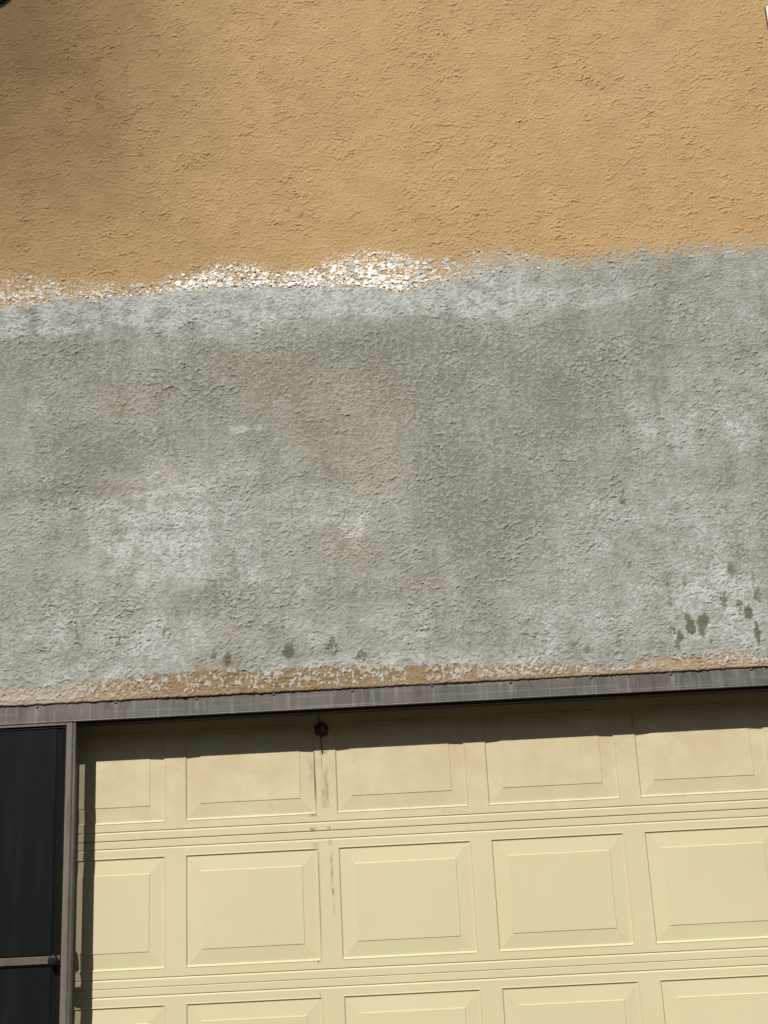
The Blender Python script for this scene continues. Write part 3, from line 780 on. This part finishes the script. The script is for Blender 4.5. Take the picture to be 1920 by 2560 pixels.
def section_mesh(top_z, bot_z, row_top):
    """embossed steel section with an opening for each panel and a V groove along either edge"""
    b = MB()
    y = 0.0
    # (y, z) profile lines, extruded along x: top rail
    t0 = row_top + RIM; b0 = row_top - PH - RIM
    g = 0.0310
    top = [(0.0060, top_z - 0.0010), (0.0012, top_z - 0.0010), (0.0, top_z - 0.0028), (0.0, top_z - g + 0.0042), (0.0009, top_z - g + 0.0030), (0.0034, top_z - g + 0.0005),
           (0.0028, top_z - g - 0.0012), (0.0, top_z - g - 0.0042), (0.0, t0)]
    bot = [(0.0, b0), (0.0, bot_z + g + 0.0042), (0.0009, bot_z + g + 0.0030), (0.0034, bot_z + g + 0.0005), (0.0028, bot_z + g - 0.0012), (0.0, bot_z + g - 0.0042), (0.0, bot_z + 0.0024), (0.0012, bot_z + 0.0008), (0.0060, bot_z + 0.0008)]
    for pr in (top, bot):
        n = len(pr)
        v = [(DX0, yy, zz_) for yy, zz_ in pr] + [(DX1, yy, zz_) for yy, zz_ in pr]
        b.add(v, [(i, i + 1, n + i + 1, n + i) for i in range(n - 1)])
    xs = [DX0]
    for c in range(C0, C0 + N_COL): xs += [c * PITCH - RIM, c * PITCH + PW + RIM]
    xs.append(DX1)
    for i in range(0, len(xs), 2):
        b.add([(xs[i], 0, t0), (xs[i + 1], 0, t0), (xs[i + 1], 0, b0), (xs[i], 0, b0)], [(0, 1, 2, 3)])
    # back skin
    b.add([(DX0, 0.0405, top_z), (DX1, 0.0405, top_z), (DX1, 0.0405, bot_z), (DX0, 0.0405, bot_z)], [(0, 1, 2, 3)])
    return b.mesh('door_section', M_DOOR)
for r in range(4):
    row_top = -r * ROWH - (0.0015 if r else 0.0)
    tz = row_top + 0.0705 if r else 0.0600
    bz = row_top - PH - 0.0706
    sec = link('door_section', section_mesh(tz, bz, row_top), door, (0, 0, -GZ))
    if r == 0: sec['label'] = 'top section stained with black rub marks, its upper half in shade'
    for c in range(C0, C0 + N_COL):
        link('panel', PANEL, sec, (c * PITCH, 0, row_top))
# dark backing behind the joints
MB().box(DX0, DX1, 0.0055, 0.040, -2.055, 0.0550).build('door_core', M_DOOR, door, (0, 0, -GZ))

# ------------------------------------------------------------------ screen bay at the left
screen = thing('screen_panel', 'dark sun screen bay with weathered taupe frame and black knob beside the door', 'screen', (0.16, -0.125, GZ))
def sp(b, name, mat, parent=screen):
    o = b.build(name, mat, parent)
    if parent is screen: o.location = (-0.16, 0.125, -GZ)
    return o
SZ1 = -0.0112
# upright post: front tube and the grooved channel beside it
pf = -0.1405
b = MB(); b.box(0.1500, 0.1722, pf, -0.108, GZ + 0.004, SZ1, 0.0012); post = sp(b, 'post', M_POST)
b = MB()
prof = [(0.1726, -0.1385), (0.1748, -0.1385), (0.1751, -0.1335), (0.1768, -0.1335), (0.1771, -0.1395), (0.1800, -0.1400), (0.1818, -0.1388), (0.1850, -0.1385), (0.1852, -0.1080), (0.1726, -0.1080)]
b.extrude_z(prof, GZ + 0.004, SZ1); sp(b, 'track_channel', M_CHANNEL)
b = MB(); b.box(-1.60, 0.1496, pf, -0.112, -0.0205, SZ1, 0.001); sp(b, 'top_rail', M_POST)
b = MB(); b.box(-1.60, 0.1466, -0.1400, -0.119, -0.8815, -0.8550, 0.0015); sp(b, 'middle_rail', M_RAIL)
# screens: dark fabric left of the stile, a sheer strip between stile and post
PY = -0.128
for z0, z1 in ((-0.8515, -0.0265), (-2.03, -0.8850)):
    b = MB(); b.box(-1.595, 0.1090, PY, PY + 0.003, z0, z1, 0.0008); sp(b, 'screen_fabric', M_SCREEN)
    b = MB(); b.add([(0.1095, PY + 0.0012, z0), (0.1475, PY + 0.0012, z0), (0.1475, PY + 0.0012, z1), (0.1095, PY + 0.0012, z1)], [(0, 1, 2, 3)]); sp(b, 'sheer_mesh', M_MESH)
    b = MB()
    b.box(-1.595, 0.1470, PY - 0.0042, PY - 0.0006, z1 - 0.0026, z1 + 0.0004, 0.0006)
    sp(b, 'spline', M_CHANNEL)
b = MB(); b.box(0.0900, 0.1085, PY + 0.004, -0.100, -2.03, -0.0270, 0.001)
b.box(0.1085, 0.1285, -0.1120, -0.100, -2.03, -0.0270, 0.001); sp(b, 'stile', M_BLACK)
# black backing curtain deeper in the bay
b = MB(); b.box(-1.595, 0.0895, -0.112, -0.108, -2.03, -0.0270); sp(b, 'inner_blind', M_BLACK)
# latch plate with a hole, its nib and the strike on the post
def poly_plate(pts, y0, y1, hole=None):
    b = MB(); n = len(pts)
    if hole is None:
        v = [(x, y0, z) for x, z in pts] + [(x, y1, z) for x, z in pts]
        b.add(v, [tuple(range(n)), tuple(range(2 * n - 1, n - 1, -1))] + [(i, n + i, n + (i + 1) % n, (i + 1) % n) for i in range(n)])
    return b
dx, dz = 0.108 * TX, 0.108 * TZ
b = poly_plate([(0.124, -0.747), (0.1345, -0.747), (0.1352, -0.752), (0.1378, -0.756), (0.1386, -0.764), (0.1394, -0.7700), (0.1320, -0.7705), (0.124, -0.7705)], -0.1078, -0.1048)
b2 = poly_plate([(0.124, -0.7712), (0.1260, -0.7712), (0.1260, -0.7765), (0.124, -0.7765)], -0.1078, -0.1048); b.add(b2.v, b2.f)
b2 = poly_plate([(0.1312, -0.7712), (0.1396, -0.7712), (0.1398, -0.7765), (0.1312, -0.7765)], -0.1078, -0.1048); b.add(b2.v, b2.f)
b2 = poly_plate([(0.124, -0.7772), (0.1399, -0.7772), (0.1402, -0.790), (0.1416, -0.794), (0.1412, -0.803), (0.1392, -0.809), (0.1372, -0.8105), (0.1366, -0.817), (0.1352, -0.818), (0.124, -0.818)], -0.1078, -0.1048); b.add(b2.v, b2.f)
sp(b, 'latch', M_BLACK)
b = poly_plate([(0.1475, -0.756), (0.1492, -0.756), (0.1499, -0.752), (0.1499, -0.838), (0.1488, -0.836), (0.1478, -0.830), (0.1468, -0.822), (0.1470, -0.764)], -0.1085, -0.1055)
sp(b, 'strike', M_BLACK)
# knob on the rail
b = MB()
b.lathe_y(0.1262, -0.8675, [(0.0055, -0.1660), (0.0150, -0.1655), (0.0182, -0.1630), (0.0190, -0.1600), (0.0184, -0.1530), (0.0120, -0.1490), (0.0095, -0.1450), (0.0095, -0.1400)], 30)
sp(b, 'knob', M_BLACK)

# ------------------------------------------------------------------ knotted pull cord on the door
cord = thing('pull_cord', 'frayed dark pull cord knotted in a loop against the shaded door top', 'cord', (1.115, -0.006, -0.09))
def cp(pts, rad, name, mat):
    b = MB()
    b.tube([(x - 1.115, y + 0.006, z + 0.09) for x, y, z in pts], rad)
    return b.build(name, mat, cord)
cp([(1.1150, -0.0300, -0.0140), (1.1152, -0.0200, -0.024), (1.1135, -0.0080, -0.035), (1.1142, -0.0060, -0.046), (1.1135, -0.0055, -0.058)], [0.0017, 0.0022, 0.0016, 0.0020, 0.0030], 'upper_strand', M_CORD)
cp([(1.1165, -0.0055, -0.098), (1.1175, -0.0050, -0.112), (1.1162, -0.0045, -0.126), (1.1188, -0.0045, -0.142), (1.1200, -0.0045, -0.155), (1.1206, -0.0045, -0.1655)],
   [0.0022, 0.0016, 0.0014, 0.0016, 0.0024, 0.0030], 'lower_strand', M_CORD)
loop = []
for i in range(19):
    a = math.radians(118 - i * 13.5)
    q = 1 + 0.10 * math.sin(i * 1.7) + rnd.uniform(-0.06, 0.06)
    loop.append((1.1270 + 0.0165 * q * math.cos(a), -0.0085 - 0.003 * math.sin(i * 0.9), -0.0775 + 0.0245 * q * math.sin(a)))
cp(loop, [0.0030 + 0.0018 * math.sin(i * 0.9 + 0.5) ** 2 for i in range(19)], 'loop', M_CORD)
loop = []
for i in range(15):
    a = math.radians(95 - i * 13.0)
    q = rnd.uniform(0.88, 1.12)
    loop.append((1.1225 + 0.0125 * q * math.cos(a), -0.0085, -0.0790 + 0.0185 * q * math.sin(a)))
cp(loop, [0.0042 + 0.001 * math.sin(i) for i in range(15)], 'inner_loop', M_CORD2)
loop = []
for i in range(17):
    a = math.radians(70 + i * 15.0)
    q = rnd.uniform(0.82, 1.15)
    loop.append((1.1070 + 0.0085 * q * math.cos(a), -0.0080, -0.0770 + 0.0195 * q * math.sin(a)))
cp(loop, [0.0040 + 0.0012 * math.sin(i * 1.3) for i in range(17)], 'left_loop', M_CORD)
b = MB()
b.tube([(0.0, -0.0045, 0.032), (-0.0015, -0.006, 0.018), (0.0005, -0.007, 0.004), (0.003, -0.005, -0.008)], [0.0050, 0.0068, 0.0066, 0.0040], 9)
b.build('knot', M_CORD, cord)

# ------------------------------------------------------------------ two things cut by the frame's upper corners
vent = thing('wall_vent', 'dark round vent cover at the top left of the tan stucco', 'vent', (-0.276, -0.152, 3.376))
b = MB()
b.lathe_y(0, 0, [(0.060, -0.020), (0.092, -0.020), (0.098, -0.017), (0.100, -0.012), (0.100, 0.006)], 48)
b.build('cover', M_VENT, vent)
for k in range(5):
    hw = math.sqrt(0.085 ** 2 - (0.05 - k * 0.025) ** 2)
    MB().box(-hw, hw, -0.027, -0.0205, -0.004, 0.004, 0.001).build('louvre', M_VENT, vent, (0, 0, 0.05 - k * 0.025))
box = thing('junction_box', 'small white plastic box at the top right of the tan stucco', 'box', (3.3235, -0.152, 2.989))
MB().box(-0.068, 0.066, -0.016, 0.004, -0.052, 0.038, 0.003).build('housing', M_WHITE, box)
MB().box(-0.067, 0.065, -0.022, -0.0164, -0.051, 0.037, 0.002).build('lid', M_WHITE, box)
MB().box(-0.0705, 0.074, -0.0065, 0.003, -0.085, 0.041, 0.002).build('gasket', M_CORD, box)

# ------------------------------------------------------------------ tall tree across the drive; its thin crown shades the upper left of the wall
TD = 24.0
tc = Vector((-0.28, -0.15, 3.22)) - Vector((TX, 1.0, -TZ)) * (TD / SUN_DIR.length / math.sqrt(1 + TX * TX + TZ * TZ))
tree = thing('tall_tree', 'tall tree with a sparse green crown across the driveway', 'tree', (tc.x - 0.6, tc.y, GZ - 0.03))
base = Vector(tree.location)
b = MB()
b.tube([(0, 0, 0), (0.1, 0.05, 4), (0.0, -0.1, 8), (-0.5, 0, tc.z - GZ - 2.4), (-0.5, 0, tc.z - GZ + 0.6)], [0.30, 0.24, 0.19, 0.10, 0.02], 12)
b.build('trunk', M_BARK, tree)
trng = random.Random(5)
b = MB(); lb = MB()
top = Vector((0.3, 0, tc.z - GZ))
for k in range(16):
    a = trng.uniform(0, 6.28); L = trng.uniform(0.7, 1.6)
    e = top + Vector((math.cos(a) * L - 0.1, math.sin(a) * L, trng.uniform(-0.6, 0.8)))
    s0 = Vector((-0.5, 0, tc.z - GZ - trng.uniform(0.2, 1.4)))
    b.tube([s0, (s0 + e) / 2 + Vector((0, 0, 0.1)), e], [0.012, 0.008, 0.003], 6)
b.build('limb', M_BARK, tree)
for k in range(15500):
    while True:
        p = Vector((trng.gauss(0, 0.52), trng.gauss(0, 0.52), trng.gauss(0, 0.52)))
        if p.length < 2.4: break
    c = top + Vector((0.3, 0, 0)) + p
    u = Vector((trng.gauss(0, 1), trng.gauss(0, 1), trng.gauss(0, 1))).normalized()
    w_ = u.cross(Vector((trng.gauss(0, 1), trng.gauss(0, 1), trng.gauss(0, 1)))).normalized()
    s = trng.uniform(0.011, 0.0195)
    lb.add([c - u * s, c + w_ * s * 0.5, c + u * s, c - w_ * s * 0.5], [(0, 1, 2, 3)])
o = lb.build('crown', M_LEAF, tree)
o['kind'] = 'stuff'

# unseen bush row behind the viewer, added to block low sky light
sky_block_hedge = thing('sky_block_hedge', 'tall dark green bushes behind the viewer, added to block low sky light', 'sky_block_hedge', (2, -17, GZ - 0.03))
b = MB()
nx, nz = 150, 26
hx = np.linspace(-32, 32, nx); prof_t = np.linspace(0, 1, nz)
HXg, HT = np.meshgrid(hx, prof_t)
ang = HT * math.pi
hy = -np.cos(ang) * (1.5 + 0.5 * fbm(HXg * 0.5, HT * 5, 91, 3)); hz = np.sin(ang) ** 0.45 * (8.5 + 1.6 * fbm(HXg * 0.25, HT * 0 + 2.0, 92, 3)) + 0.4 * fbm(HXg * 1.3, HT * 9, 93, 3) * np.sin(ang)
v = np.stack([HXg, -hy, hz], -1).reshape(-1, 3).tolist()
b.add(v, [(r * nx + i, r * nx + i + 1, (r + 1) * nx + i + 1, (r + 1) * nx + i) for r in range(nz - 1) for i in range(nx - 1)], True)
b.build('foliage', plain('hedge_green', (0.035, 0.055, 0.018), 0.85, var=0.6, scale=6, bump=0.05), sky_block_hedge)
